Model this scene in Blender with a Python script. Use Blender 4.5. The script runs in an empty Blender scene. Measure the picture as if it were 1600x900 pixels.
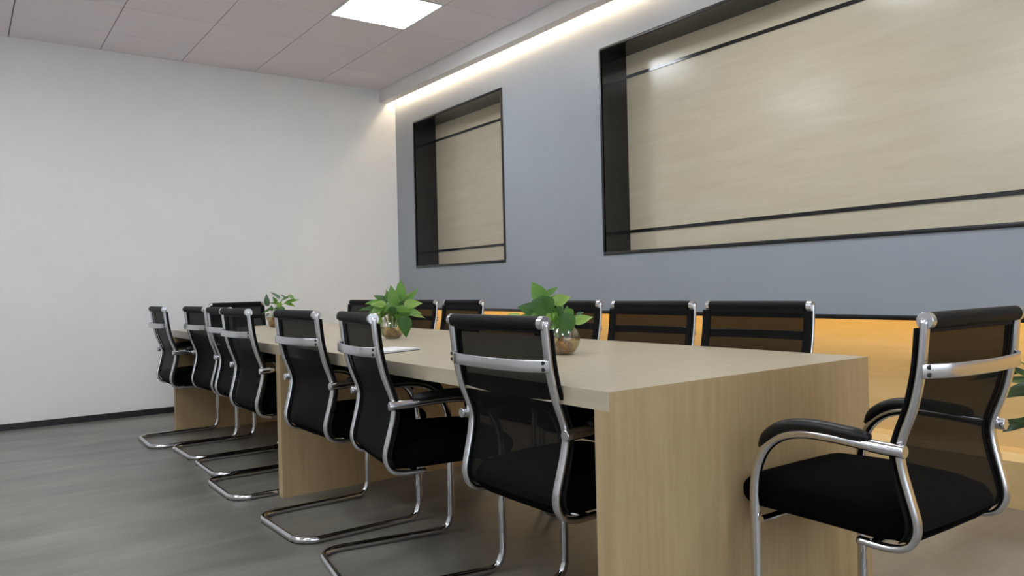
import bpy, bmesh, math, random
from mathutils import Vector, Matrix
random.seed(7)
scene = bpy.context.scene
COL = scene.collection

# ------------------------------------------------------------------ camera
F_PX, YAW, PITCH, ROLL, EYE = 1191.97, 0.6270, -0.0023, -0.0243, 1.0111
cd = bpy.data.cameras.new('camera'); cam = bpy.data.objects.new('camera', cd); COL.objects.link(cam)
cd.sensor_width = 36.0; cd.lens = F_PX / 1600 * 36.0; cd.clip_start = 0.02
fw = Vector((math.sin(YAW)*math.cos(PITCH), math.cos(YAW)*math.cos(PITCH), math.sin(PITCH)))
rt = Vector((math.cos(YAW), -math.sin(YAW), 0)); up = rt.cross(fw)
r2 = rt*math.cos(ROLL) + up*math.sin(ROLL); u2 = -rt*math.sin(ROLL) + up*math.cos(ROLL)
cam.matrix_world = Matrix(((r2.x, u2.x, -fw.x, 0), (r2.y, u2.y, -fw.y, 0), (r2.z, u2.z, -fw.z, EYE), (0, 0, 0, 1)))
scene.camera = cam
# ------------------------------------------------------------------ world, exposure
PANEL_STRENGTH, COVE_STRENGTH, RAIL_STRENGTH = 8.2, 16.5, 7.0
w = bpy.data.worlds.new('world'); scene.world = w; w.use_nodes = True
w.node_tree.nodes['Background'].inputs[0].default_value = (.80, .90, 1.0, 1)
w.node_tree.nodes['Background'].inputs[1].default_value = 1.45
vs = scene.view_settings
vs.view_transform = 'Standard'; vs.look = 'None'; vs.gamma = 1; vs.use_curve_mapping = False; vs.exposure = 1.3

pl = bpy.data.lights.new('window_portal', 'AREA'); pl.shape = 'RECTANGLE'; pl.size = 5.2; pl.size_y = 1.7; pl.cycles.is_portal = True  # portal for sky light through the windows added behind the camera
po = bpy.data.objects.new('window_portal', pl); COL.objects.link(po); po.location = (.75, -2.78, 1.7); po.rotation_euler = (math.pi/2, 0, 0)

# ------------------------------------------------------------------ materials
def new_mat(name):
    m = bpy.data.materials.new(name); m.use_nodes = True
    return m, m.node_tree, m.node_tree.nodes['Principled BSDF']
def N(nt, kind, **kw):
    n = nt.nodes.new(kind)
    for k, v in kw.items(): setattr(n, k, v)
    return n
def plain(name, col, rough=.5, metal=0, noise=0, nscale=30, bump=0, spec=None, coat=0):
    m, nt, b = new_mat(name)
    b.inputs['Base Color'].default_value = (*col, 1); b.inputs['Roughness'].default_value = rough
    b.inputs['Metallic'].default_value = metal
    if spec is not None: b.inputs['Specular IOR Level'].default_value = spec
    if coat: b.inputs['Coat Weight'].default_value = coat; b.inputs['Coat Roughness'].default_value = .1
    if noise or bump:
        tc = N(nt, 'ShaderNodeTexCoord'); t = N(nt, 'ShaderNodeTexNoise'); t.inputs['Scale'].default_value = nscale; t.inputs['Detail'].default_value = 4
        nt.links.new(tc.outputs['Object'], t.inputs['Vector'])
        if noise:
            r = N(nt, 'ShaderNodeValToRGB')
            r.color_ramp.elements[0].position = .3; r.color_ramp.elements[1].position = .7
            r.color_ramp.elements[0].color = (*[c*(1-noise) for c in col], 1); r.color_ramp.elements[1].color = (*[min(1, c*(1+noise)) for c in col], 1)
            nt.links.new(t.outputs['Fac'], r.inputs['Fac']); nt.links.new(r.outputs['Color'], b.inputs['Base Color'])
        if bump:
            bp = N(nt, 'ShaderNodeBump'); bp.inputs['Strength'].default_value = bump; bp.inputs['Distance'].default_value = .002
            nt.links.new(t.outputs['Fac'], bp.inputs['Height']); nt.links.new(bp.outputs['Normal'], b.inputs['Normal'])
    return m
def wood(name, c1, c2, axis, rough=.4, spec=.4, stretch=14, scale=2.2, coat=0):
    """laminate with streaks running along axis (0 x, 1 y, 2 z)"""
    m, nt, b = new_mat(name)
    tc = N(nt, 'ShaderNodeTexCoord'); mp = N(nt, 'ShaderNodeMapping')
    s = [stretch]*3; s[axis] = 1.0; mp.inputs['Scale'].default_value = s
    nt.links.new(tc.outputs['Object'], mp.inputs['Vector'])
    n1 = N(nt, 'ShaderNodeTexNoise'); n1.inputs['Scale'].default_value = scale; n1.inputs['Detail'].default_value = 6; n1.inputs['Roughness'].default_value = .6; n1.inputs['Distortion'].default_value = .4
    n2 = N(nt, 'ShaderNodeTexNoise'); n2.inputs['Scale'].default_value = scale*5; n2.inputs['Detail'].default_value = 4
    nt.links.new(mp.outputs[0], n1.inputs['Vector']); nt.links.new(mp.outputs[0], n2.inputs['Vector'])
    mx = N(nt, 'ShaderNodeMath', operation='MULTIPLY_ADD'); mx.inputs[1].default_value = .35
    nt.links.new(n2.outputs['Fac'], mx.inputs[0]); nt.links.new(n1.outputs['Fac'], mx.inputs[2])
    r = N(nt, 'ShaderNodeValToRGB'); r.color_ramp.elements[0].position = .48; r.color_ramp.elements[1].position = .9
    r.color_ramp.elements[0].color = (*c1, 1); r.color_ramp.elements[1].color = (*c2, 1)
    nt.links.new(mx.outputs[0], r.inputs['Fac']); nt.links.new(r.outputs['Color'], b.inputs['Base Color'])
    b.inputs['Roughness'].default_value = rough; b.inputs['Specular IOR Level'].default_value = spec
    if coat: b.inputs['Coat Weight'].default_value = coat; b.inputs['Coat Roughness'].default_value = .12
    return m
def emit(name, col, strength):
    m, nt, b = new_mat(name)
    e = N(nt, 'ShaderNodeEmission'); e.inputs[0].default_value = (*col, 1); e.inputs[1].default_value = strength
    nt.links.new(e.outputs[0], nt.nodes['Material Output'].inputs['Surface']); return m

M = {}
M['white_paint'] = plain('white_paint', (.79, .785, .78), .65, noise=.015, nscale=3, bump=.05)
M['grey_paint'] = plain('grey_paint', (.325, .35, .385), .42, noise=.03, nscale=2.5, bump=.04)
M['tile'] = plain('ceiling_tile', (.89, .82, .86), .8, noise=.03, nscale=60, bump=.1)
M['grid'] = plain('grid_shadow', (.10, .095, .10), .7)  # dark grey of the slab seen in the tile gaps
M['soffit'] = plain('gypsum', (.80, .77, .755), .7)
M['black_trim'] = plain('black_trim', (.012, .012, .013), .28, spec=.5)
M['black_gloss'] = plain('black_gloss', (.014, .0135, .013), .12, spec=.5)
M['base_black'] = plain('base_black', (.012, .012, .014), .45)
M['niche_wood'] = wood('niche_wood', (.545, .475, .345), (.61, .54, .405), 1, .2, .5, stretch=9, scale=1.4)
M['wainscot'] = wood('wainscot', (.66, .46, .20), (.74, .53, .26), 1, .35, stretch=9, scale=1.6)
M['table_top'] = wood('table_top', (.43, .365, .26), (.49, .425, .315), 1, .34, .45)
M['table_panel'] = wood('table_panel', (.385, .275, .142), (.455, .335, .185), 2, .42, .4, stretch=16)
M['chrome'] = plain('chrome', (.66, .66, .68), .13, 1.0)
M['chrome_satin'] = plain('chrome_satin', (.62, .62, .64), .24, 1.0)
M['leather'] = plain('black_leather', (.0035, .0035, .0042), .55, noise=.2, nscale=80, bump=.1, spec=.16)
M['seat'] = plain('seat_fabric', (.0018, .0018, .002), .9, noise=.2, nscale=200, bump=.2, spec=.04)
M['border'] = plain('mesh_border', (.004, .0038, .0042), .65, spec=.12)
M['pad'] = plain('arm_pad', (.005, .005, .006), .4, spec=.3)
M['white_frame'] = plain('white_frame', (.8, .8, .8), .4)
M['lamp'] = emit('lamp_diffuser', (.90, .955, 1.0), PANEL_STRENGTH)
M['cove'] = emit('cove_led', (1.0, .80, .55), COVE_STRENGTH)
M['rail_led'] = emit('rail_led', (1.0, .69, .27), RAIL_STRENGTH)
M['paper'] = plain('paper', (.78, .77, .78), .5)
M['cover'] = plain('notebook_back', (.05, .05, .055), .5)
M['root'] = plain('root', (.34, .18, .05), .35, noise=.65, nscale=45)
M['pebble'] = plain('pebble', (.22, .13, .05), .3, noise=.4, nscale=40)
M['stem'] = plain('stem', (.16, .30, .06), .5)
M['pot'] = plain('pot_ceramic', (.62, .60, .56), .35, noise=.03, nscale=6)
M['soil'] = plain('soil', (.045, .03, .02), .95, noise=.5, nscale=60, bump=.6)
def leafmat(name, a, b_):
    m, nt, b = new_mat(name)
    tc = N(nt, 'ShaderNodeTexCoord'); t = N(nt, 'ShaderNodeTexNoise'); t.inputs['Scale'].default_value = 14
    nt.links.new(tc.outputs['Object'], t.inputs['Vector'])
    r = N(nt, 'ShaderNodeValToRGB'); r.color_ramp.elements[0].color = (*a, 1); r.color_ramp.elements[1].color = (*b_, 1)
    r.color_ramp.elements[0].position = .35; r.color_ramp.elements[1].position = .7
    nt.links.new(t.outputs['Fac'], r.inputs['Fac']); nt.links.new(r.outputs['Color'], b.inputs['Base Color'])
    b.inputs['Roughness'].default_value = .38
    tr = N(nt, 'ShaderNodeBsdfTranslucent'); nt.links.new(r.outputs['Color'], tr.inputs[0])
    mx = N(nt, 'ShaderNodeMixShader'); mx.inputs[0].default_value = .3
    nt.links.new(b.outputs[0], mx.inputs[1]); nt.links.new(tr.outputs[0], mx.inputs[2])
    nt.links.new(mx.outputs[0], nt.nodes['Material Output'].inputs['Surface']); return m
M['leaf_dark'] = leafmat('leaf_dark', (.035, .11, .018), (.065, .17, .028))
M['leaf_mid'] = leafmat('leaf_mid', (.095, .23, .028), (.15, .32, .045))
M['leaf_light'] = leafmat('leaf_light', (.21, .35, .06), (.31, .45, .11))
M['leaf_grey'] = leafmat('leaf_grey', (.06, .12, .06), (.09, .17, .08))
M['leaf_deep'] = leafmat('leaf_deep', (.010, .032, .007), (.022, .055, .012))
# see-through chair mesh: fine weave with open cells
m, nt, b = new_mat('chair_mesh'); M['mesh'] = m
b.inputs['Base Color'].default_value = (.004, .0038, .0038, 1); b.inputs['Roughness'].default_value = .7; b.inputs['Specular IOR Level'].default_value = .1
tc = N(nt, 'ShaderNodeTexCoord'); wv = N(nt, 'ShaderNodeTexWave', wave_type='BANDS', bands_direction='Z')
wv.inputs['Scale'].default_value = 160; nt.links.new(tc.outputs['Object'], wv.inputs['Vector'])
mr = N(nt, 'ShaderNodeMapRange'); mr.inputs['To Min'].default_value = .045; mr.inputs['To Max'].default_value = .065
nt.links.new(wv.outputs['Fac'], mr.inputs['Value'])
tp = N(nt, 'ShaderNodeBsdfTransparent'); mx = N(nt, 'ShaderNodeMixShader')
nt.links.new(mr.outputs[0], mx.inputs[0]); nt.links.new(b.outputs[0], mx.inputs[1]); nt.links.new(tp.outputs[0], mx.inputs[2])
nt.links.new(mx.outputs[0], nt.nodes['Material Output'].inputs['Surface'])
# glass and water
m, nt, b = new_mat('bowl_glass'); M['glass'] = m
tp = N(nt, 'ShaderNodeBsdfTransparent'); tp.inputs[0].default_value = (.95, .97, .95, 1)
gl = N(nt, 'ShaderNodeBsdfGlossy'); gl.inputs['Roughness'].default_value = .03
lw = N(nt, 'ShaderNodeLayerWeight'); lw.inputs[0].default_value = .35
mr = N(nt, 'ShaderNodeMapRange'); mr.inputs['To Min'].default_value = .04; mr.inputs['To Max'].default_value = .45
mx = N(nt, 'ShaderNodeMixShader'); nt.links.new(lw.outputs['Facing'], mr.inputs['Value']); nt.links.new(mr.outputs[0], mx.inputs[0])
nt.links.new(tp.outputs[0], mx.inputs[1]); nt.links.new(gl.outputs[0], mx.inputs[2]); nt.links.new(mx.outputs[0], nt.nodes['Material Output'].inputs['Surface'])
m, nt, b = new_mat('window_pane'); M['pane'] = m  # glazing of the added, unseen windows
tp = N(nt, 'ShaderNodeBsdfTransparent'); gl = N(nt, 'ShaderNodeBsdfGlossy'); gl.inputs['Roughness'].default_value = .02
mx = N(nt, 'ShaderNodeMixShader'); mx.inputs[0].default_value = .06
nt.links.new(tp.outputs[0], mx.inputs[1]); nt.links.new(gl.outputs[0], mx.inputs[2]); nt.links.new(mx.outputs[0], nt.nodes['Material Output'].inputs['Surface'])
m, nt, b = new_mat('water'); M['water'] = m
tp = N(nt, 'ShaderNodeBsdfTransparent'); tp.inputs[0].default_value = (.90, .76, .48, 1)
gl = N(nt, 'ShaderNodeBsdfGlossy'); gl.inputs['Roughness'].default_value = .05
mx = N(nt, 'ShaderNodeMixShader'); mx.inputs[0].default_value = .08
nt.links.new(tp.outputs[0], mx.inputs[1]); nt.links.new(gl.outputs[0], mx.inputs[2]); nt.links.new(mx.outputs[0], nt.nodes['Material Output'].inputs['Surface'])
# floor: grey wood-look vinyl, streaks along x, faint plank joints
m, nt, b = new_mat('vinyl_floor'); M['floor'] = m
tc = N(nt, 'ShaderNodeTexCoord'); mp = N(nt, 'ShaderNodeMapping'); mp.inputs['Scale'].default_value = (.8, 3.2, 1.0)
nt.links.new(tc.outputs['Object'], mp.inputs['Vector'])
n1 = N(nt, 'ShaderNodeTexNoise'); n1.inputs['Scale'].default_value = 1.3; n1.inputs['Detail'].default_value = 7; n1.inputs['Roughness'].default_value = .62; n1.inputs['Distortion'].default_value = .5
nt.links.new(mp.outputs[0], n1.inputs['Vector'])
r = N(nt, 'ShaderNodeValToRGB'); r.color_ramp.elements[0].position = .3; r.color_ramp.elements[1].position = .72
r.color_ramp.elements[0].color = (.130, .121, .104, 1); r.color_ramp.elements[1].color = (.250, .236, .210, 1)
nt.links.new(n1.outputs['Fac'], r.inputs['Fac'])
bk = N(nt, 'ShaderNodeTexBrick'); bk.offset = .37; bk.inputs['Scale'].default_value = 1.0
bk.inputs['Brick Width'].default_value = 1.22; bk.inputs['Row Height'].default_value = .18; bk.inputs['Mortar Size'].default_value = .0012
bk.inputs['Color1'].default_value = (.97, .97, .97, 1); bk.inputs['Color2'].default_value = (1.03, 1.03, 1.03, 1); bk.inputs['Mortar'].default_value = (.93, .93, .93, 1)
nt.links.new(tc.outputs['Object'], bk.inputs['Vector'])
ml = N(nt, 'ShaderNodeMix', data_type='RGBA', blend_type='MULTIPLY'); ml.inputs[0].default_value = 1
nt.links.new(r.outputs['Color'], ml.inputs[6]); nt.links.new(bk.outputs['Color'], ml.inputs[7]); nt.links.new(ml.outputs[2], b.inputs['Base Color'])
b.inputs['Roughness'].default_value = .36; b.inputs['Specular IOR Level'].default_value = .45

# ------------------------------------------------------------------ mesh helpers
def finish(name, bm, mat, parent=None, smooth=False, loc=None):
    bmesh.ops.recalc_face_normals(bm, faces=bm.faces)
    me = bpy.data.meshes.new(name); bm.to_mesh(me); bm.free()
    if smooth:
        me.polygons.foreach_set('use_smooth', [True]*len(me.polygons))
        if smooth == 'auto': me.set_sharp_from_angle(angle=math.radians(38))
    me.materials.append(M[mat])
    return link(name, me, parent, loc)
def link(name, me, parent=None, loc=None):
    o = bpy.data.objects.new(name, me); COL.objects.link(o)
    if parent is not None: o.parent = parent
    if loc is not None: o.location = loc
    return o
def tag(o, label=None, cat=None, group=None, kind=None):
    if label: o['label'] = label
    if cat: o['category'] = cat
    if group: o['group'] = group
    if kind: o['kind'] = kind
    return o
def empty(name, loc, rz=0):
    o = bpy.data.objects.new(name, None); COL.objects.link(o); o.location = loc; o.rotation_euler = (0, 0, rz)
    o.empty_display_size = .1; return o
def add_box(bm, x0, x1, y0, y1, z0, z1, bevel=0, seg=2):
    r = bmesh.ops.create_cube(bm, size=1)
    for v in r['verts']: v.co = Vector(((x0+x1)/2 + v.co.x*(x1-x0), (y0+y1)/2 + v.co.y*(y1-y0), (z0+z1)/2 + v.co.z*(z1-z0)))
    if bevel:
        es = list({e for v in r['verts'] for e in v.link_edges})
        bmesh.ops.bevel(bm, geom=es, offset=bevel, segments=seg, profile=.5, affect='EDGES')
def box(name, x0, x1, y0, y1, z0, z1, mat, parent=None, bevel=0, seg=2):
    bm = bmesh.new(); add_box(bm, x0, x1, y0, y1, z0, z1, bevel, seg)
    return finish(name, bm, mat, parent, smooth='auto' if bevel else False)
def spline(pts, n=6):
    """Catmull-Rom through pts"""
    P = [Vector(p) for p in pts]; out = []
    for i in range(len(P)-1):
        a = P[i-1] if i else P[0]*2-P[1]; b, c = P[i], P[i+1]; d = P[i+2] if i+2 < len(P) else P[-1]*2-P[-2]
        for k in range(n):
            t = k/n
            out.append(.5*((2*b) + (c-a)*t + (2*a-5*b+4*c-d)*t*t + (3*b-a-3*c+d)*t**3))
    out.append(P[-1]); return out
def sweep(bm, path, sec, ref=None, cap=True, scale=None):
    """sweep section sec [(a,b)] along path; ref fixes the first section axis, else minimal rotation"""
    n = len(path); rings = []; prev = None
    for i, p in enumerate(path):
        t = (path[min(i+1, n-1)] - path[max(i-1, 0)]).normalized()
        if ref is not None: A = (ref - t*ref.dot(t)).normalized()
        else:
            if prev is None:
                prev = Vector((1, 0, 0)) if abs(t.x) < .9 else Vector((0, 1, 0))
            A = (prev - t*prev.dot(t)).normalized(); prev = A
        B = t.cross(A); s = scale[i] if scale else 1
        rings.append([bm.verts.new(p + A*a*s + B*b*s) for a, b in sec])
    m_ = len(sec)
    for i in range(n-1):
        for k in range(m_):
            bm.faces.new((rings[i][k], rings[i][(k+1) % m_], rings[i+1][(k+1) % m_], rings[i+1][k]))
    if cap: bm.faces.new(rings[0][::-1]); bm.faces.new(rings[-1])
def circ(r, n=10, rb=None):
    rb = rb or r
    return [(r*math.cos(2*math.pi*k/n), rb*math.sin(2*math.pi*k/n)) for k in range(n)]
def rrect(hw, hh, r, n=3):
    out = []
    for cx, cy, a0 in ((hw-r, hh-r, 0), (-hw+r, hh-r, 90), (-hw+r, -hh+r, 180), (hw-r, -hh+r, 270)):
        for k in range(n+1):
            a = math.radians(a0 + 90*k/n); out.append((cx+r*math.cos(a), cy+r*math.sin(a)))
    return out
def lathe(bm, prof, n=24, cap_bottom=True, cap_top=False):
    rings = []
    for r_, z in prof: rings.append([bm.verts.new((r_*math.cos(2*math.pi*k/n), r_*math.sin(2*math.pi*k/n), z)) for k in range(n)])
    for i in range(len(rings)-1):
        for k in range(n): bm.faces.new((rings[i][k], rings[i][(k+1) % n], rings[i+1][(k+1) % n], rings[i+1][k]))
    if cap_bottom: bm.faces.new(rings[0][::-1])
    if cap_top: bm.faces.new(rings[-1])
def copy_tree(o, parent=None):
    c = o.copy(); COL.objects.link(c); c.parent = parent
    for ch in o.children: copy_tree(ch, c)
    return c

# ------------------------------------------------------------------ setting
XL, XW, YB, YE, ZC = -2.165, 3.661, -2.71, 7.022, 3.031
tag(box('floor', XL-.1, XW+.35, YB-.1, YE+.1, -.1, 0, 'floor'), 'grey wood-look vinyl floor', kind='structure')
tag(box('wall_end', XL-.1, XW+.35, YE, YE+.1, 0, 3.15, 'white_paint'), 'plain white end wall', kind='structure')
tag(box('wall_left', XL-.1, XL, YB, YE, 0, 3.15, 'white_paint'), 'white side wall', kind='structure')
bm = bmesh.new(); WX0, WX1, WZ0, WZ1 = -1.85, 3.35, .85, 2.55
add_box(bm, XL-.1, XW+.35, YB-.1, YB, 0, WZ0); add_box(bm, XL-.1, XW+.35, YB-.1, YB, WZ1, 3.15)
add_box(bm, XL-.1, WX0, YB-.1, YB, WZ0, WZ1); add_box(bm, WX1, XW+.35, YB-.1, YB, WZ0, WZ1)
tag(finish('wall_back', bm, 'white_paint'), 'white window wall behind the camera', kind='structure')
for k in range(4):  # unseen windows, added to brighten the room with daylight
    a = WX0 + (WX1-WX0)*k/4; b_ = WX0 + (WX1-WX0)*(k+1)/4
    bm = bmesh.new()
    for q in ((a, a+.04, WZ0, WZ1), (b_-.04, b_, WZ0, WZ1), (a+.04, b_-.04, WZ0, WZ0+.04), (a+.04, b_-.04, WZ1-.04, WZ1)): add_box(bm, q[0], q[1], YB-.07, YB-.03, q[2], q[3])
    wn = tag(finish('window_%d' % (k+1), bm, 'white_frame'), 'white framed window behind the camera', kind='structure')
    box('pane', a+.04, b_-.04, YB-.052, YB-.048, WZ0+.04, WZ1-.04, 'pane', wn)
tag(box('baseboard_end', XL, XW, YE-.012, YE, 0, .05, 'base_black'), 'black baseboard along the white end wall', kind='structure')
tag(box('baseboard_left', XL, XL+.012, YB, YE-.012, 0, .05, 'base_black'), 'black baseboard along the side wall', kind='structure')
# right wall: painted part with two openings, wainscot below
NZ0, NZ1 = 1.215, 2.650
NICHES = [(5.128, 6.645), (-.9, 3.941)]
bm = bmesh.new()
add_box(bm, XW, XW+.27, YB, YE, .826, NZ0); add_box(bm, XW, XW+.27, YB, YE, NZ1, 3.15)
for a, b_ in ((YB, -.9), (3.941, 5.128), (6.645, YE)): add_box(bm, XW, XW+.27, a, b_, NZ0, NZ1)
wr = tag(finish('wall_right', bm, 'grey_paint'), 'blue-grey painted wall with black framed niches', kind='structure')
box('wainscot_panel', XW+.15, XW+.3, YB, YE, 0, .826, 'wainscot', wr)['label'] = 'golden wood wainscot below the black rail'
bm = bmesh.new()
prof = [(XW+.155, 0), (XW-.004, 0), (XW-.004, .205), (XW+.03, .235), (XW+.155, .235)]
va = [bm.verts.new((x, YB, z)) for x, z in prof]; vb = [bm.verts.new((x, YE, z)) for x, z in prof]
for i in range(5): bm.faces.new((va[i], va[(i+1) % 5], vb[(i+1) % 5], vb[i]))
bm.faces.new(va); bm.faces.new(vb[::-1])
finish('base_plinth', bm, 'wainscot', wr)['label'] = 'wooden plinth with a sloping top at the foot of the wall'
tag(box('trim_1', XW-.016, XW+.002, YB, YE, .803, .827, 'black_trim', bevel=.002), 'thin black rail between grey wall and wainscot', kind='structure')
tag(box('rail_led_strip', XW+.010, XW+.024, YB+.02, YE-.02, .808, .818, 'rail_led'), 'warm light strip hidden behind the black wall rail', 'light strip')
# niches
def niche(y0, y1, label):
    root = empty('wall_niche', (XW, (y0+y1)/2, NZ0)); cy = (y0+y1)/2; h = NZ1-NZ0; hy = (y1-y0)/2; D = .245; T = .012
    tag(root, label, 'wall niche', 'black framed wall niches')
    box('back_panel', D, D+.02, -hy+T, hy-T, T, h-T, 'niche_wood', root)['label'] = 'pale wood back panel'
    box('side_panel', 0, D+.02, hy-T, hy, 0, h, 'black_gloss', root); box('side_panel', 0, D+.02, -hy, -hy+T, 0, h, 'black_gloss', root)
    box('top_panel', 0, D+.02, -hy+T, hy-T, h-T, h, 'black_gloss', root); box('bottom_panel', 0, D+.02, -hy+T, hy-T, 0, T, 'black_gloss', root)
    for z in (1.382, 2.487): box('stripe', D-.006, D, -hy+T, hy-T, z-NZ0-.011, z-NZ0+.011, 'black_gloss', root)['label'] = 'black inlay stripe'
    e = .022
    for nm, a in (('edge_trim', (-hy, hy, -.004, e-.004)), ('edge_trim', (-hy, hy, h-e+.008, h+.004)), ('edge_trim', (-hy-.004, -hy+e-.004, e-.004, h-e+.008)), ('edge_trim', (hy-.012, hy+.004, e-.004, h-e+.008))):
        box(nm, -.008, .012, *a, 'black_trim', root, bevel=.002)
    return root
niche(*NICHES[0], 'narrow black framed wall niche with pale wood back near the corner')
niche(*NICHES[1], 'wide black framed wall niche with pale wood back running out of frame')
# soffit strip with cove light
bm = bmesh.new()
add_box(bm, 3.487, 3.572, YB, YE, 2.900, 3.05)
tag(finish('trim_2', bm, 'soffit'), 'white gypsum drop along the ceiling edge', kind='structure')
tag(box('cove_led_strip', 3.604, 3.618, YB+.02, YE-.03, 2.945, 2.955, 'cove'), 'warm white light strip in the ceiling cove above the grey wall', 'light strip')
# ceiling with lay-in tiles
ce = tag(box('ceiling', XL-.1, XW+.35, YB-.1, YE+.1, 3.05, 3.15, 'grid'), 'suspended ceiling of pinkish grey square tiles', kind='structure')
box('cove_lining', 3.572, XW, YB, YE, 3.035, 3.05, 'soffit', ce)
PX, PY = .627, .615
xs = [3.483-PX*i for i in range(10)]; ys = [YE] + [6.515-PY*i for i in range(16)]
LIGHTS = {(1, 3): 'square ceiling light panel shining white in the grey tile ceiling', (1, 7): 'square ceiling light panel above the near end of the table',
          (1, 11): 'square ceiling light panel by the wide niche behind the camera', (5, 3): 'square ceiling light panel near the end wall over the open floor',  # panels from here down are unseen, added to brighten the room
          (5, 7): 'square ceiling light panel over the open floor left of the table', (5, 11): 'square ceiling light panel above the camera position',
          (8, 5): 'square ceiling light panel beside the left wall', (8, 9): 'square ceiling light panel beside the left wall further back'}
tile_mesh = {}
for i in range(9):
    for j in range(16):
        x1, x0, y1, y0 = xs[i], xs[i+1], ys[j], ys[j+1]
        if y0 < YB-.01: continue
        cx, cy, hx, hy = (x0+x1)/2, (y0+y1)/2, (x1-x0)/2, (y1-y0)/2
        if (i, j) in LIGHTS:
            root = empty('ceiling_light', (cx, cy, ZC)); tag(root, LIGHTS[(i, j)], 'ceiling light', 'square ceiling light panels')
            bm = bmesh.new()
            for a in ((-hx+.003, hx-.003, -hy+.003, -hy+.018), (-hx+.003, hx-.003, hy-.018, hy-.003), (-hx+.003, -hx+.018, -hy+.018, hy-.018), (hx-.018, hx-.003, -hy+.018, hy-.018)):
                add_box(bm, *a, -.003, .015)
            finish('frame', bm, 'white_frame', root)
            box('diffuser', -hx+.018, hx-.018, -hy+.018, hy-.018, 0, .012, 'lamp', root)
            continue
        k = 'end' if j == 0 else 'full'
        if k not in tile_mesh:
            bm = bmesh.new(); add_box(bm, -hx+.0035, hx-.0035, -hy+.0022, hy-.0022, 0, .018)
            t = finish('ceiling_tile', bm, 'tile', ce); tile_mesh[k] = t.data
        else: t = link('ceiling_tile', tile_mesh[k], ce)
        t.location = (cx, cy, ZC)

# ------------------------------------------------------------------ table
TX0, TX1, TY0, TY1, TZ = 1.2626, 2.4267, 1.3546, 6.0117, .75
tcx, tcy = (TX0+TX1)/2, (TY0+TY1)/2
tb = tag(empty('conference_table', (tcx, tcy, 0)), 'long pale wood conference table with thick slab legs', 'table')
hx, hy = (TX1-TX0)/2, (TY1-TY0)/2
tt = box('tabletop', -hx, hx, -hy, hy, .702, TZ, 'table_top', tb)
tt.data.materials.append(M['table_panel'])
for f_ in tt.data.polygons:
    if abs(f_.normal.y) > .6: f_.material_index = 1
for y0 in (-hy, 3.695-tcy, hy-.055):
    box('slab_leg', -hx, hx, y0, y0+.055, 0, .702, 'table_panel', tb)

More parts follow.
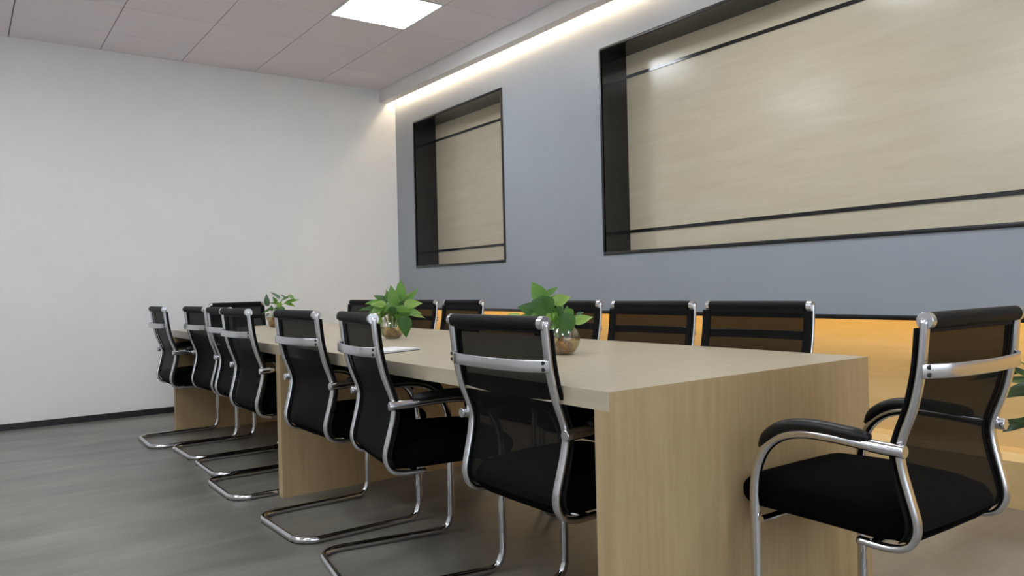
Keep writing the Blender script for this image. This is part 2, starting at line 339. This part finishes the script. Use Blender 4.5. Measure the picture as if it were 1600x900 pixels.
# ------------------------------------------------------------------ chair
def make_chair():
    root = empty('cantilever_chair', (0, 0, 0))
    X = Vector((1, 0, 0))
    prof = [(-.172, .918), (-.168, .87), (-.160, .80), (-.142, .72), (-.118, .655), (-.108, .615), (-.113, .57), (-.128, .51), (-.140, .46), (-.136, .425), (-.116, .398), (-.08, .387), (-.04, .386), (.0, .387)]
    rp = spline([(0, y, z) for y, z in prof], 4)
    for s in (-1, 1):
        bm = bmesh.new(); sweep(bm, [p + X*s*(.219+.008*min(1, max(0, (p.z-.42)/.2))) for p in rp], rrect(.0128, .0085, .007), ref=X)
        finish('back_rail', bm, 'chrome_satin', root, smooth=True)
    # mesh back stretched in front of the rails
    fr = []
    stop = next(i for i, p in enumerate(rp) if p.z < .400)
    for i in range(2, stop+1):
        t = (rp[min(i+1, len(rp)-1)] - rp[i-1]).normalized(); nrm = Vector((0, -t.z, t.y))
        if nrm.y < 0: nrm = -nrm
        if rp[i].z < .45 and nrm.z < 0: nrm = -nrm
        fr.append(rp[i] + nrm*.013)
    def ribbon(x0, x1, off, cols, th):
        bm = bmesh.new(); rows = []
        for i, p in enumerate(fr):
            rows.append([bm.verts.new((x0+(x1-x0)*c/cols, p.y + off - .004*(1-((x0+(x1-x0)*c/cols)/.23)**2), p.z)) for c in range(cols+1)])
        for i in range(len(rows)-1):
            for c in range(cols): bm.faces.new((rows[i][c], rows[i][c+1], rows[i+1][c+1], rows[i+1][c]))
        if th:
            bmesh.ops.recalc_face_normals(bm, faces=bm.faces); bmesh.ops.solidify(bm, geom=bm.faces[:], thickness=th)
        return bm
    finish('mesh_back', ribbon(-.208, .208, 0, 8, 0), 'mesh', root, smooth=True)['label'] = 'black see-through mesh back'
    for a, b_ in ((-.241, -.206), (.206, .241)): finish('mesh_border', ribbon(a, b_, 0, 2, .004), 'border', root, smooth=True)
    # padded head roll with end discs
    bm = bmesh.new()
    path = [Vector((-.216+.432*k/12, -.172, .913)) for k in range(13)]
    sweep(bm, path, circ(.0190, 16), ref=Vector((0, 0, 1)))
    add_box(bm, -.204, .204, -.172, -.156, .886, .908)
    roll = finish('head_roll', bm, 'leather', root, smooth='auto')
    for s in (-1, 1):
        bm = bmesh.new(); sweep(bm, [Vector((s*a, -.172, .913)) for a in (.214, .230, .2315)], circ(.0192, 20), ref=Vector((0, 0, 1)), scale=[1, 1, .93])
        c = finish('end_cap', bm, 'chrome_satin', roll, smooth='auto'); c['label'] = 'round chrome end cap'
        bm = bmesh.new(); sweep(bm, [Vector((s*a, -.172, .913)) for a in (.231, .2328)], circ(.006, 10), ref=Vector((0, 0, 1)))
        finish('screw', bm, 'chrome', roll, smooth='auto')
    # bowed chrome cross bar
    bm = bmesh.new()
    path = spline([(-.236, -.166, .802), (-.212, -.178, .802), (-.15, -.202, .802), (0, -.214, .802), (.15, -.202, .802), (.212, -.178, .802), (.236, -.166, .802)], 4)
    sweep(bm, path, rrect(.0165, .004, .003), ref=Vector((0, 0, 1)))
    cb = finish('cross_bar', bm, 'chrome_satin', root, smooth='auto'); cb['label'] = 'bowed chrome bar across the back'
    for s in (-1, 1):
        for dz in (-.008, .009):
            bm = bmesh.new(); sweep(bm, [Vector((s*.224, -.166, .802+dz)), Vector((s*.224, -.179, .802+dz))], circ(.0055, 8), ref=Vector((0, 0, 1)))
            finish('bolt', bm, 'base_black', cb)
    # seat cushion: rounded slab, waterfall front
    bm = bmesh.new(); nx, ny = 8, 22; sec = []
    ys_ = [-.122, -.119, -.113, -.103, -.09] + [-.07 + .03*q for q in range(12)] + [.280, .300, .313, .325, .334, .340, .344, .345]
    for y in ys_:
        t = (y+.122)/.467
        ztop = .482 + .012*math.sin(t*math.pi) + .004*t; zbot = .388 + .006*t
        sec.append((y, ztop, zbot))
    P = []
    for y, zt, zb in sec:
        hw = .228 if y > -.05 else .206
        zc_, hh = (zt+zb)/2, (zt-zb)/2
        k = 1.0
        if y > .300: k = math.sqrt(max(.04, 1-((y-.300)/.0455)**2))
        if y < -.09: k = math.sqrt(max(.3, 1-((-.09-y)/.034)**2))
        ring = []
        for a in range(24):
            th = 2*math.pi*a/24; cx, cz = math.cos(th), math.sin(th)
            px = math.copysign(abs(cx)**.28, cx)*(hw-.030*(1-k)); pz = math.copysign(abs(cz)**.5, cz)*hh*k
            ring.append(bm.verts.new((px, y, zc_+pz)))
        P.append(ring)
    for i in range(len(P)-1):
        for a in range(24): bm.faces.new((P[i][a], P[i][(a+1) % 24], P[i+1][(a+1) % 24], P[i+1][a]))
    bm.faces.new(P[0][::-1]); bm.faces.new(P[-1])
    finish('seat', bm, 'seat', root, smooth=True)['label'] = 'thick black fabric seat cushion'
    # under-seat cross tube and brackets
    bm = bmesh.new(); sweep(bm, [Vector((-.255, .25, .384)), Vector((.255, .25, .384))], circ(.009, 8), ref=Vector((0, 0, 1)))
    finish('seat_support', bm, 'chrome', root, smooth='auto')
    bm = bmesh.new(); sweep(bm, [Vector((-.219, -.03, .387)), Vector((.219, -.03, .387))], circ(.009, 8), ref=Vector((0, 0, 1)))
    finish('seat_support', bm, 'chrome', root, smooth='auto')
    R = .0138
    for s in (-1, 1):
        x = s*.250
        arm = spline([(x, -.118, .622), (x, -.05, .624), (x, .04, .629), (x, .12, .628), (x, .185, .611), (x, .235, .572), (x, .264, .51), (x, .272, .45)], 5)
        leg = [Vector((x, .272, .45)), Vector((x, .272, .30)), Vector((x, .272, .16))] + spline([(x, .272, .10), (x, .269, .065), (x, .255, .032), (x, .228, .0155), (x, .195, R+.001)], 4)
        bm = bmesh.new(); sweep(bm, arm, circ(R, 10)); a_ = finish('arm', bm, 'chrome', root, smooth='auto')
        bm = bmesh.new(); sweep(bm, leg, circ(R, 10)); finish('leg', bm, 'chrome', root, smooth='auto')
        bm = bmesh.new(); sweep(bm, [Vector((x, y, z)) for y, z in ((-.119, .622), (-.131, .6215), (-.133, .6215))], circ(.0155, 14), scale=[1, 1, .9])
        finish('end_cap', bm, 'chrome_satin', a_, smooth='auto')
        bm = bmesh.new(); sweep(bm, [Vector((x, y, z)) for y, z in ((-.119, .622), (-.085, .6225), (-.052, .624))], circ(.0158, 12), ref=X); finish('sleeve', bm, 'chrome', a_, smooth='auto')
        bm = bmesh.new(); sweep(bm, [Vector((x-s*.03, -.106, .623)), Vector((x, -.106, .623))], circ(.007, 8), ref=Vector((0, 0, 1)))
        finish('bolt', bm, 'chrome', a_, smooth='auto')
        pad = spline([(x, -.05, .642), (x, .0, .645), (x, .06, .649), (x, .12, .648), (x, .175, .638), (x, .222, .610), (x, .250, .575)], 4)
        n_ = len(pad); sc = [min(1, .55+.45*math.sin(min(1, k/3)*math.pi/2), .45+.55*math.sin(min(1, (n_-1-k)/4)*math.pi/2)) for k in range(n_)]
        bm = bmesh.new(); sweep(bm, pad, circ(.0205, 14, .0165), ref=X, scale=sc); finish('arm_pad', bm, 'pad', root, smooth=True)['label'] = 'black padded armrest'
    c = .085; rear = -.272; x = .250
    sl = [Vector((-x, .195, R+.001)), Vector((-x, .0, R+.001)), Vector((-x, rear+c, R+.001))]
    sl += [Vector((-x+c-c*math.cos(a), rear+c-c*math.sin(a), R+.001)) for a in [math.pi/2*k/6 for k in range(1, 7)]]
    sl += [Vector((-p.x, p.y, p.z)) for p in reversed(sl)]
    bm = bmesh.new(); sweep(bm, sl, circ(R, 10), ref=Vector((0, 0, 1))); sb = finish('sled_base', bm, 'chrome', root, smooth='auto')
    sb['label'] = 'chrome floor loop'
    for px, py in ((-.17, rear), (.17, rear)):
        bm = bmesh.new(); add_box(bm, px-.012, px+.012, py-.008, py+.008, 0, .004); finish('glide', bm, 'base_black', sb)
    return root
chair = make_chair()
G = 'black mesh cantilever chairs around the table'
K = 'black mesh chair with chrome frame '
CH = [  # x, y, heading in degrees, label
 (1.388, 1.768, -90, K+'nearest on the left, back to the camera'),
 (1.32, 2.518, -99.8, K+'second nearest on the left side, turned slightly'),
 (1.337, 3.202, -88.8, K+'on the left, just before the middle slab leg'),
 (1.322, 4.028, -90, K+'on the left, first beyond the middle slab leg'),
 (1.386, 4.572, -90.3, K+'on the left, mostly hidden by its neighbour'),
 (1.384, 5.12, -88.5, K+'second farthest on the left side'),
 (1.271, 5.664, -90.5, K+'farthest on the left, by the white wall'),
 (1.944, 0.992, -1, K+'pulled up to the near table end'),
 (1.941, 6.5, 187, K+'at the far table end facing the camera'),
 (2.318, 1.822, 92.5, K+'nearest across the table'),
 (2.318, 2.371, 93, K+'second nearest across the table'),
 (2.338, 2.97, 91, K+'across the table behind the nearest plant'),
 (2.448, 4.154, 89, K+'across the table, just right of the middle plant'),
 (2.437, 4.70, 90, K+'across the table, partly behind the middle plant'),
 (2.426, 5.61, 90.5, K+'across the table, left of the middle plant'),
]
for i, (x, y, a, lab) in enumerate(CH):
    o = chair if i == 0 else copy_tree(chair)
    o.location = (x, y, 0); o.rotation_euler = (0, 0, math.radians(a)); tag(o, lab, 'chair', G)

# ------------------------------------------------------------------ plants
VR, VF, VU = Vector((math.cos(YAW), -math.sin(YAW), 0)), Vector((math.sin(YAW), math.cos(YAW), 0)), Vector((0, 0, 1))
def leaf_mesh(L, W, mat, heart=True, droop=.18, fold=.22):
    """leaf in local frame: base at origin, tip along +y, faces +z"""
    bm = bmesh.new(); n = 9; rows = []
    for i in range(n+1):
        t = i/n
        wv = (math.sin(math.pi*t**.62))**.85*(1-.25*t) if heart else math.sin(math.pi*t**.8)
        wv = max(wv, .02)*W/2
        y = t*L; z0 = -droop*L*t*t
        back = .10*L*(1-t)**3 if heart else 0
        rows.append([bm.verts.new((u*wv, y - back*abs(u), z0 + fold*wv*abs(u)**1.3 + .02*L*math.sin(t*9)*u)) for u in (-1, -.6, 0, .6, 1)])
    for i in range(n):
        for k in range(4): bm.faces.new((rows[i][k], rows[i][k+1], rows[i+1][k+1], rows[i+1][k]))
    return bm
def plant_leaf(root, base, tip, width, mat, face, heart=True, origin=(0, 0, .06), stem_r=.0016, droop=.18):
    base, tip, face = Vector(base), Vector(tip), Vector(face)
    d = tip-base; L = d.length; y = d.normalized(); z = (face - y*face.dot(y)).normalized(); x = y.cross(z)
    o = finish('leaf', leaf_mesh(L*1.04, width, mat, heart, droop), mat, root, smooth=True)
    o.matrix_local = Matrix(((x.x, y.x, z.x, base.x), (x.y, y.y, z.y, base.y), (x.z, y.z, z.z, base.z), (0, 0, 0, 1)))
    og = Vector(origin); og.x += max(-.02, min(.02, base.x*.25)); og.y += max(-.02, min(.02, base.y*.25))
    mid = og.lerp(base, .55) + Vector((0, 0, .25*abs(base.z-og.z)))
    mid.x = og.x + (base.x-og.x)*.4; mid.y = og.y + (base.y-og.y)*.4
    bm = bmesh.new(); sweep(bm, spline([og, mid, base], 5), circ(stem_r, 6)); finish('stem', bm, 'stem', root, smooth=True)
def bowl_plant(loc, label, bowl, wz, leaves, unit, ox, oy, seed):
    """leaves: (base X, base Y, tip X, tip Y, width, depth, mat, face, hang) measured in a side view, turned into metres by unit"""
    rnd = random.Random(seed)
    root = tag(empty('potted_pothos', loc, -YAW), label, 'plant', 'leafy plants in glass bowls on the table')
    inner = [(r_-.0025, z+.003) for r_, z in bowl]
    bm = bmesh.new(); lathe(bm, bowl + [(inner[-1][0], bowl[-1][1])] + inner[::-1][1:], 28, True, True)
    finish('glass_bowl', bm, 'glass', root, smooth=True)['label'] = 'clear round glass bowl'
    wp = [(r_-.0005, z+.0005) for r_, z in inner if z < wz]
    wr_ = wp[-1][0]
    bm = bmesh.new(); lathe(bm, wp + [(wr_*1.005, wz)], 28, True, True); finish('water', bm, 'water', root, smooth='auto')
    # tangle of roots
    bm = bmesh.new(); R_ = max(r_ for r_, z in inner if z <= wz)*.86
    zmin = inner[0][1]+.004
    for k in range(80):
        a = rnd.uniform(0, 6.28); pts = [Vector((rnd.uniform(-.012, .012), rnd.uniform(-.012, .012), wz+.004))]
        rr = R_*rnd.uniform(.45, .97)
        for q in range(1, 6):
            f = q/5; aa = a + f*rnd.uniform(-1.2, 1.2); r_ = rr*min(1, f*1.6)*(1-.22*f*f); z = wz - (wz-zmin)*f + rnd.uniform(-.003, .003)
            r_ = min(r_, R_*(.70+.30*min(1, (z-zmin)/(wz-zmin)*1.6)))
            pts.append(Vector((r_*math.cos(aa), r_*math.sin(aa), max(zmin, z))))
        sweep(bm, spline(pts, 2), circ(rnd.uniform(.0014, .0030), 5))
    tag(finish('roots', bm, 'root', root, smooth=True), 'tangled brown roots', kind='stuff')
    for k in range(14):
        bm = bmesh.new(); bmesh.ops.create_icosphere(bm, subdivisions=1, radius=.0075)
        a = k*2.4; r_ = R_*.62*math.sqrt(k/14); s = rnd.uniform(.7, 1.2)
        for v in bm.verts: v.co = Vector((v.co.x*s*1.2, v.co.y*s, v.co.z*.75))
        finish('pebble', bm, 'pebble', root, smooth=True, loc=(r_*math.cos(a), r_*math.sin(a), zmin+.004))
    for bx, by, tx, ty, wd, dep, mat, face in leaves:
        b3 = ((bx-ox)*unit, dep, (oy-by)*unit); t3 = ((tx-ox)*unit, dep + face[3]*unit*abs(by-ty+.3*(bx-tx)), (oy-ty)*unit)
        plant_leaf(root, b3, t3, wd*unit*1.3, mat, face[:3])
    return root
BOWL = [(.030, 0), (.036, .001), (.050, .012), (.061, .030), (.066, .050), (.064, .070), (.055, .090), (.044, .103), (.042, .108)]
CAMF = (0, -1, .15, 0); UPF = (0, -.55, .85, 0); UPF2 = (.2, -.35, .9, -.3); LF = (-.5, -.7, .5, 0); RF = (.5, -.7, .5, 0)
near = [ (395, 240, 312, 78, 135, -.005, 'leaf_mid', CAMF), (395, 232, 435, 455, 205, -.035, 'leaf_dark', (-.15, -1, .1, -.05)),
 (310, 360, 165, 315, 120, .0, 'leaf_dark', LF), (300, 430, 170, 400, 90, -.02, 'leaf_mid', UPF), (170, 420, 55, 383, 60, .0, 'leaf_light', UPF),
 (440, 210, 565, 128, 55, .02, 'leaf_mid', RF), (530, 285, 690, 222, 115, .01, 'leaf_light', RF), (640, 400, 640, 640, 150, -.05, 'leaf_dark', (.1, -1, .15, -.05)),
 (730, 490, 905, 425, 95, -.01, 'leaf_light', (.2, -.7, .6, 0)), (650, 420, 660, 325, 60, .01, 'leaf_mid', CAMF), (540, 400, 620, 320, 80, .0, 'leaf_mid', RF),
 (480, 330, 540, 210, 90, .03, 'leaf_mid', CAMF), (500, 390, 545, 500, 90, -.04, 'leaf_mid', RF), (470, 300, 330, 300, 90, .035, 'leaf_dark', UPF), (560, 330, 600, 430, 75, -.02, 'leaf_dark', RF),
 (430, 400, 350, 470, 100, .01, 'leaf_dark', LF), (760, 420, 830, 385, 45, .02, 'leaf_grey', UPF)]
near += [(560, 470, 480, 560, 80, -.03, 'leaf_mid', LF), (690, 360, 700, 470, 70, .02, 'leaf_mid', RF), (600, 300, 500, 240, 80, .04, 'leaf_light', UPF), (450, 440, 520, 400, 70, -.045, 'leaf_light', RF), (380, 400, 260, 420, 80, .03, 'leaf_mid', LF)]
bowl_plant((1.835, 2.215, .75), 'green pothos in a round glass bowl, nearest plant on the table', BOWL, .066, near, .00037, 605, 815, 1)
mid = [ (595, 330, 590, 82, 120, -.01, 'leaf_mid', CAMF), (560, 340, 545, 125, 80, .02, 'leaf_light', CAMF), (690, 330, 805, 195, 55, .01, 'leaf_mid', RF),
 (640, 410, 850, 370, 120, -.01, 'leaf_light', RF), (650, 470, 860, 500, 80, -.03, 'leaf_mid', RF), (710, 530, 895, 552, 70, .0, 'leaf_light', UPF), (645, 560, 660, 805, 150, -.05, 'leaf_dark', (.1, -1, .1, -.05)),
 (240, 440, 60, 432, 85, -.01, 'leaf_dark', UPF), (340, 380, 140, 345, 120, .0, 'leaf_mid', UPF), (410, 350, 235, 268, 75, .02, 'leaf_dark', LF), (440, 350, 388, 205, 75, .01, 'leaf_mid', LF),
 (520, 410, 465, 155, 130, -.02, 'leaf_mid', CAMF), (370, 420, 170, 500, 120, -.04, 'leaf_mid', LF), (290, 470, 95, 525, 80, .0, 'leaf_dark', LF), (280, 530, 315, 805, 90, .03, 'leaf_light', (-.3, -.8, .2, 0)),
 (450, 400, 330, 500, 110, -.05, 'leaf_mid', UPF), (520, 430, 480, 540, 100, -.05, 'leaf_dark', CAMF), (580, 420, 640, 520, 110, -.05, 'leaf_mid', RF), (600, 380, 720, 300, 110, .0, 'leaf_mid', RF),
 (480, 360, 420, 280, 90, .03, 'leaf_dark', CAMF), (560, 460, 740, 470, 110, -.04, 'leaf_mid', UPF), (420, 470, 250, 430, 100, -.02, 'leaf_light', UPF), (640, 360, 700, 240, 70, .03, 'leaf_light', CAMF), (540, 520, 600, 620, 70, -.05, 'leaf_mid', RF)]
rx = random.Random(21)
for k in range(16):
    a = rx.uniform(0, 2*math.pi); bx, by = 480+90*math.cos(a), 420+70*math.sin(a); l_ = rx.uniform(130, 190); da = a + rx.uniform(-.5, .5)
    mid.append((bx, by, bx+l_*math.cos(da)*1.15, by+l_*.6*math.sin(da), rx.uniform(80, 120), rx.uniform(-.06, .07), rx.choice(['leaf_mid', 'leaf_dark', 'leaf_mid', 'leaf_light']), rx.choice([UPF, LF, RF, CAMF])))
bowl_plant((1.850, 3.640, .75), 'bushy green pothos in a round glass bowl, middle plant on the table', BOWL, .060, mid, .000413, 470, 830, 2)
VASE = [(.026, 0), (.030, .001), (.036, .02), (.046, .045), (.056, .068), (.060, .085), (.058, .098), (.055, .102)]
far = [ (345, 400, 318, 185, 95, -.01, 'leaf_grey', CAMF), (565, 265, 415, 138, 55, .0, 'leaf_grey', RF), (690, 275, 595, 188, 35, .0, 'leaf_grey', RF), (630, 310, 760, 220, 60, .0, 'leaf_mid', UPF), (740, 225, 850, 280, 75, .0, 'leaf_mid', UPF),
 (680, 370, 940, 275, 105, -.01, 'leaf_mid', UPF), (690, 370, 885, 410, 80, -.02, 'leaf_light', UPF), (410, 465, 215, 545, 60, -.01, 'leaf_dark', LF), (550, 380, 385, 335, 70, .0, 'leaf_mid', UPF), (500, 340, 425, 240, 60, .01, 'leaf_mid', LF),
 (560, 440, 600, 330, 90, -.01, 'leaf_light', CAMF), (480, 480, 640, 440, 90, -.02, 'leaf_dark', UPF), (600, 450, 700, 520, 90, -.03, 'leaf_dark', RF), (420, 500, 400, 400, 60, .0, 'leaf_dark', CAMF), (520, 500, 470, 590, 70, -.03, 'leaf_dark', UPF), (380, 560, 310, 610, 55, -.03, 'leaf_dark', LF)]
bowl_plant((1.880, 5.600, .75), 'small sparse plant in a tapered glass vase, farthest plant on the table', VASE, .075, far, .00039, 455, 820, 3)
# floor plant beside the wainscot, at the right edge of the view
fp = tag(empty('potted_floor_plant', (3.29, 1.055, 0), -YAW), 'dark green broad-leaved plant in a pale pot on the floor by the wainscot', 'plant')
bm = bmesh.new(); lathe(bm, [(.085, 0), (.092, .004), (.125, .20), (.130, .22), (.130, .235), (.118, .235), (.115, .20)], 28, True, False); finish('pot', bm, 'pot', fp, smooth='auto')
bm = bmesh.new(); lathe(bm, [(.114, .20), (.116, .205)], 28, True, True); finish('soil', bm, 'soil', fp)
FPL = [((-.13, -.02, .612), (-.30, -.03, .578), .075, 'leaf_deep'), ((-.12, -.04, .630), (-.275, -.05, .648), .035, 'leaf_deep'), ((-.13, .02, .575), (-.265, .03, .566), .06, 'leaf_deep'),
 ((-.12, -.05, .485), (-.325, -.07, .495), .05, 'leaf_deep'), ((-.10, .0, .49), (-.27, -.02, .455), .07, 'leaf_deep'), ((-.08, -.1, .52), (-.22, -.14, .50), .08, 'leaf_deep'), ((-.08, .06, .60), (-.2, .1, .68), .07, 'leaf_dark')]
for k in range(12):
    a = -2.0 + k*.42; r0 = .09+.03*(k % 3); z0 = .50+.05*(k % 4)
    FPL.append(((r0*math.cos(a), r0*math.sin(a), z0), ((r0+.17)*math.cos(a), (r0+.17)*math.sin(a), z0+.03-.03*(k % 3)), .075, 'leaf_deep' if k % 2 else 'leaf_dark'))
for b3, t3, wd, mt in FPL: plant_leaf(fp, b3, t3, wd*.72, mt, (0, -.5, .85), heart=False, origin=(0, 0, .20), stem_r=.003, droop=.1)
bm = bmesh.new(); sweep(bm, spline([(-.02, 0, .2), (-.06, 0, .45), (-.17, -.01, .66), (-.24, -.02, .705)], 5), circ(.0022, 6)); finish('stem', bm, 'stem', fp, smooth=True)

# ------------------------------------------------------------------ notebook on the table
nb = tag(empty('notebook', (1.455, 2.895, .75), math.radians(18)), 'closed white booklet lying flat on the table before the middle plant', 'notebook')
box('back_cover', -.105, .105, -.075, .075, 0, .003, 'cover', nb)
box('pages', -.104, .103, -.073, .073, .003, .009, 'paper', nb)
box('front_cover', -.105, .105, -.075, .075, .009, .0105, 'paper', nb)
